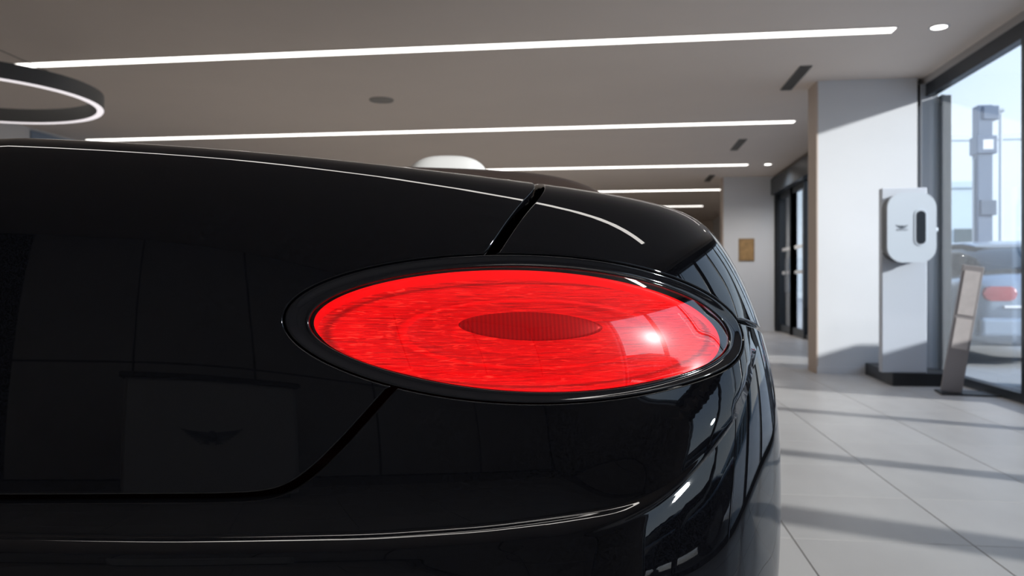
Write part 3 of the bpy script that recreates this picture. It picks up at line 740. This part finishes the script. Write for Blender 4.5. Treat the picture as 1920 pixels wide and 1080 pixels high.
# ---- tail lamps
def lamp_material(kind):
    m = bpy.data.materials.new('lamp_'+kind); m.use_nodes = True; t = m.node_tree; b = t.nodes['Principled BSDF']; lk = t.links.new
    b.inputs['Roughness'].default_value = .35
    uv = t.nodes.new('ShaderNodeUVMap')
    def noise(sx_, sy_, det, dist=0.):
        mp_ = t.nodes.new('ShaderNodeMapping'); mp_.inputs['Scale'].default_value = (sx_, sy_, 1); lk(uv.outputs[0], mp_.inputs[0])
        n_ = t.nodes.new('ShaderNodeTexNoise'); n_.inputs['Scale'].default_value = 1; n_.inputs['Detail'].default_value = det; n_.inputs['Distortion'].default_value = dist
        lk(mp_.outputs[0], n_.inputs['Vector']); return n_.outputs[0]
    if kind == 'guide':
        b.inputs['Base Color'].default_value = (.15, .002, .003, 1); b.inputs['Emission Color'].default_value = (1, .002, .010, 1); b.inputs['Emission Strength'].default_value = 1.0
        return m
    if kind == 'centre':
        w = t.nodes.new('ShaderNodeTexWave'); w.bands_direction = 'X'; w.inputs['Scale'].default_value = 16; w.inputs['Distortion'].default_value = 0
        lk(uv.outputs[0], w.inputs['Vector']); cr = t.nodes.new('ShaderNodeValToRGB')
        cr.color_ramp.elements[0].color = (.11, .001, .003, 1); cr.color_ramp.elements[1].color = (.26, .002, .006, 1); lk(w.outputs[0], cr.inputs[0])
        b.inputs['Base Color'].default_value = (.15, .002, .004, 1); lk(cr.outputs[0], b.inputs['Emission Color']); b.inputs['Emission Strength'].default_value = 1.0
        return m
    # faceted reflector: streaks and sparkle of the cut surface, brightness by ring
    streak = noise(5, 34, 4, .4); spark = noise(13, 30, 3, 1.2)
    cr = t.nodes.new('ShaderNodeValToRGB'); el = cr.color_ramp.elements
    el[0].position = .30; el[0].color = (.50, .001, .005, 1); el[1].position = .72; el[1].color = (1.0, .008, .012, 1)
    e_ = el.new(.5); e_.color = (.92, .003, .010, 1)
    lk(streak, cr.inputs[0])
    c2 = t.nodes.new('ShaderNodeValToRGB'); c2.color_ramp.elements[0].position = .56; c2.color_ramp.elements[1].position = .74
    c2.color_ramp.elements[0].color = (0, 0, 0, 1); c2.color_ramp.elements[1].color = (.8, .14, .08, 1); lk(spark, c2.inputs[0])
    # radius
    ln = t.nodes.new('ShaderNodeVectorMath'); ln.operation = 'LENGTH'; lk(uv.outputs[0], ln.inputs[0])
    rr = t.nodes.new('ShaderNodeValToRGB'); rr.color_ramp.interpolation = 'EASE'; g = rr.color_ramp.elements
    g[0].position = .30; g[0].color = (.85,)*3+(1,); g[1].position = 1; g[1].color = (.9,)*3+(1,)
    for p_, v_ in ((.40, .95), (.42, .82), (.605, .82), (.62, 1.15), (.645, 1.10), (.665, .80), (.74, .90), (.84, 1.0), (.93, 1.0), (.965, .45)):
        q_ = g.new(p_); q_.color = (v_, v_, v_, 1)
    lk(ln.outputs['Value'], rr.inputs[0])
    ad = t.nodes.new('ShaderNodeMix'); ad.data_type = 'RGBA'; ad.blend_type = 'ADD'; ad.inputs[0].default_value = 1.; lk(cr.outputs[0], ad.inputs[6])
    su = t.nodes.new('ShaderNodeSeparateXYZ'); lk(uv.outputs[0], su.inputs[0]); gx = t.nodes.new('ShaderNodeMapRange')
    gx.inputs[1].default_value = -1; gx.inputs[2].default_value = .6; gx.inputs[3].default_value = 1.5; gx.inputs[4].default_value = .45; lk(su.outputs[0], gx.inputs[0])
    sc_ = t.nodes.new('ShaderNodeVectorMath'); sc_.operation = 'SCALE'; lk(c2.outputs[0], sc_.inputs[0]); lk(gx.outputs[0], sc_.inputs['Scale']); lk(sc_.outputs[0], ad.inputs[7])
    mu = t.nodes.new('ShaderNodeMix'); mu.data_type = 'RGBA'; mu.blend_type = 'MULTIPLY'; mu.inputs[0].default_value = 1.; lk(ad.outputs[2], mu.inputs[6]); lk(rr.outputs[0], mu.inputs[7])
    lk(mu.outputs[2], b.inputs['Emission Color']); b.inputs['Emission Strength'].default_value = 1.0
    b.inputs['Base Color'].default_value = (.05, .001, .001, 1)
    bn = t.nodes.new('ShaderNodeBump'); bn.inputs['Strength'].default_value = .5; bn.inputs['Distance'].default_value = .004; lk(spark, bn.inputs['Height']); lk(bn.outputs[0], b.inputs['Normal'])
    return m
M_guide, M_refl, M_centre = lamp_material('guide'), lamp_material('reflector'), lamp_material('centre')
M_lens = thin_glass('lens_red', (1.0, .30, .30), .13, haze=.06)
LC = np.array([LENC[0][0], LENC[1][0]])
def lamp_patch(name, rhos, offs, m, parent, sgn, nphi=240, curve=LENC, cap=True, centre=None, scale=None):
    "rings of the lamp at relative radius rho, lifted by off along the body normal"
    ph = np.linspace(0, 2*math.pi, nphi+1)[:-1]
    C = four(curve, ph); c0 = LC if centre is None else centre
    pts = []; uvs = []; off = []
    for r_, o_ in zip(rhos, offs):
        Q = c0+(C-LC)*r_ if scale is None else c0+(C-LC)*np.array(scale)*r_
        pts.append(Q); off += [o_]*nphi; rr_ = (Q-LC)/np.array([.2457, .0683]); uvs.append(rr_ if scale is None or name != 'reflector' else (Q-c0)/np.array([.2457, .0683])/np.array(scale))
    if cap: pts.append(c0[None]); off.append(offs[-1]); uvs.append(((c0-LC)/np.array([.2457, .0683]))[None])
    A = np.concatenate(pts); U = np.concatenate(uvs); off = np.array(off)
    a, b, n = frame(A[:, 0], A[:, 1]); X = surf(A[:, 0], A[:, 1])+n*off[:, None]
    if sgn < 0: X[:, 0] = 2*XC-X[:, 0]
    F_ = []
    for k in range(len(rhos)-1):
        for i in range(nphi):
            j = (i+1) % nphi; F_.append((k*nphi+i, k*nphi+j, (k+1)*nphi+j, (k+1)*nphi+i))
    if cap:
        k = len(rhos)-1; e_ = len(A)-1
        for i in range(nphi): F_.append((k*nphi+i, k*nphi+(i+1) % nphi, e_))
    if sgn < 0: F_ = [f[::-1] for f in F_]
    me = bpy.data.meshes.new(name); me.from_pydata([tuple(v) for v in local(X)], [], F_); me.update()
    for p in me.polygons: p.use_smooth = True
    ul = me.uv_layers.new(name='UVMap')
    for lp in me.loops: ul.data[lp.index].uv = U[lp.vertex_index]
    return obj(name, me, m, parent)
def bezel(parent, sgn, nphi=240):
    ph = np.linspace(0, 2*math.pi, nphi+1)[:-1]; O = four(OUTC, ph); I = four(LENC, ph)
    W = [0, .0, .05, .12, .2, .3, .42, .55, .68, .8, .88, .94, 1.0, 1.03]
    D = [-.016, -.003, -.0012, -.0008, -.0011, -.0019, -.0029, -.0038, -.0044, -.0046, -.0042, -.0036, -.0036, -.009]
    pts = np.concatenate([O*(1-w)+I*w for w in W]); off = np.repeat(D, nphi)
    a, b, n = frame(pts[:, 0], pts[:, 1]); X = surf(pts[:, 0], pts[:, 1])+n*off[:, None]
    if sgn < 0: X[:, 0] = 2*XC-X[:, 0]
    F_ = [(k*nphi+i, k*nphi+(i+1) % nphi, (k+1)*nphi+(i+1) % nphi, (k+1)*nphi+i) for k in range(len(W)-1) for i in range(nphi)]
    if sgn < 0: F_ = [f[::-1] for f in F_]
    me = bpy.data.meshes.new('bezel'); me.from_pydata([tuple(v) for v in local(X)], [], F_); me.update()
    for p in me.polygons: p.use_smooth = True
    return obj('bezel', me, M_gloss, parent)
SAG, EDGE = .0075, -.0050
for sgn in (1, -1):
    tl = empty('tail_lamp', (0, 0, 0), 0, car)
    if sgn > 0: tl['label'] = 'oval red tail lamp, glowing, with a dark centre'
    bezel(tl, sgn)
    rh = np.concatenate([[1.0, .997, .992], np.linspace(.985, .03, 44)])
    lamp_patch('lens', rh, [EDGE-.004, EDGE-.001]+[EDGE+SAG*(1-r_**2) for r_ in rh[2:]], M_lens, tl, sgn)
    lamp_patch('light_guide', [.985, .97, .94, .88, .80, .70], [-.0175, -.0165, -.0170, -.0190, -.0225, -.030], M_guide, tl, sgn, cap=False)
    RC_ = LC+np.array([-.005, -.0058]); RS_ = (.945, .875); rr_ = np.linspace(1., .05, 44)
    lamp_patch('reflector', rr_, [-.0135-.011*(1-r_**2)+(.0025 if .60 < r_ < .66 else 0) for r_ in rr_], M_refl, tl, sgn, centre=RC_, scale=RS_)
    lamp_patch('centre_panel', [1, .96, .9, .6, .3, .05], [-.0240, -.0215, -.0212, -.0210, -.0208, -.0208], M_centre, tl, sgn, nphi=96, centre=LC+np.array([-.010, .003]), scale=(.34, .235))

# ---- cabin, seats, tonneau, underside, wheels
ss = np.linspace(-SEND+.004, SEND-.004, 400); rim = surf(ss, np.full(400, TD-.002)); lowr = local(rim); 
bm = bmesh.new(); vs = [bm.verts.new((x, y, z-.012)) for x, y, z in lowr]; cv = bm.verts.new((0, 0, 1.0))
for i in range(len(vs)): bm.faces.new((vs[i], vs[(i+1) % len(vs)], cv))
obj('cabin_lining', mesh_of(bm, 'cabin_lining'), M_inner, car)
box('underbody', M_inner, -.60, .60, -LEN/2+.35, LEN/2-.35, .15, .95, car, bev=.05)
def tonneau():
    bm = bmesh.new(); rows = []; nx = 60
    for y, dz in ((1.62, -.16), (1.68, -.035), (1.76, -.008), (1.88, 0.), (2.0, -.008), (2.08, -.035), (2.12, -.16)):
        r_ = []
        for i in range(nx+1):
            x = -1+2*i/nx; w = .775; ed = (1-abs(x)**9)**.5 if abs(x) < 1 else 0
            z = 1.02+(.128+.024*(1-x*x))*ed + dz*(.3+.7*ed)
            r_.append(bm.verts.new((x*w, y-CY, z)))
        rows.append(r_)
    for a, b in zip(rows[:-1], rows[1:]):
        for i in range(nx): bm.faces.new((a[i], a[i+1], b[i+1], b[i]))
    bmesh.ops.recalc_face_normals(bm, faces=bm.faces)
    o = obj('tonneau_cover', mesh_of(bm, 'tonneau_cover', True), M_darktrim, car); return o
tonneau()
for s in (-1, 1):
    st = rounded('seat', M_leather, .25, .11, .36, 4, car, (s*.322, 2.42-CY, .870), (R(-12), 0, 0)); 
    if s > 0: st['label'] = 'white leather seat'
    hr = rounded('headrest', M_leather, .135, .065, .112, 2.8, st, (0, -.02, .0), (R(12), 0, 0))
    hr.location = (0, .02, .335)
for s in (-1, 1):
    for y in (Y0+1.0, Y0+LEN-1.0):
        w = lathe('wheel', M_tyre, [(.25, -.12), (.32, -.13), (.345, -.10), (.35, 0), (.345, .10), (.32, .13), (.25, .12)], car, 64, (s*.755, y-CY, .35), (0, R(90*s), 0))
        rm = lathe('rim', M_rim, [(.255, -.12), (.255, .12), (.235, .115), (.23, -.02), (0, -.02)], w, 64)
        bm = bmesh.new()
        for k in range(10):
            add_box(bm, .03, .235, -.012, .012, .04, .075, Matrix.Rotation(2*math.pi*k/10, 4, 'Z'))
        obj('spokes', mesh_of(bm, 'spokes'), M_rim, w); lathe('hub_cap', M_base, [(0, .09), (.035, .088), (.045, .05)], w, 32)
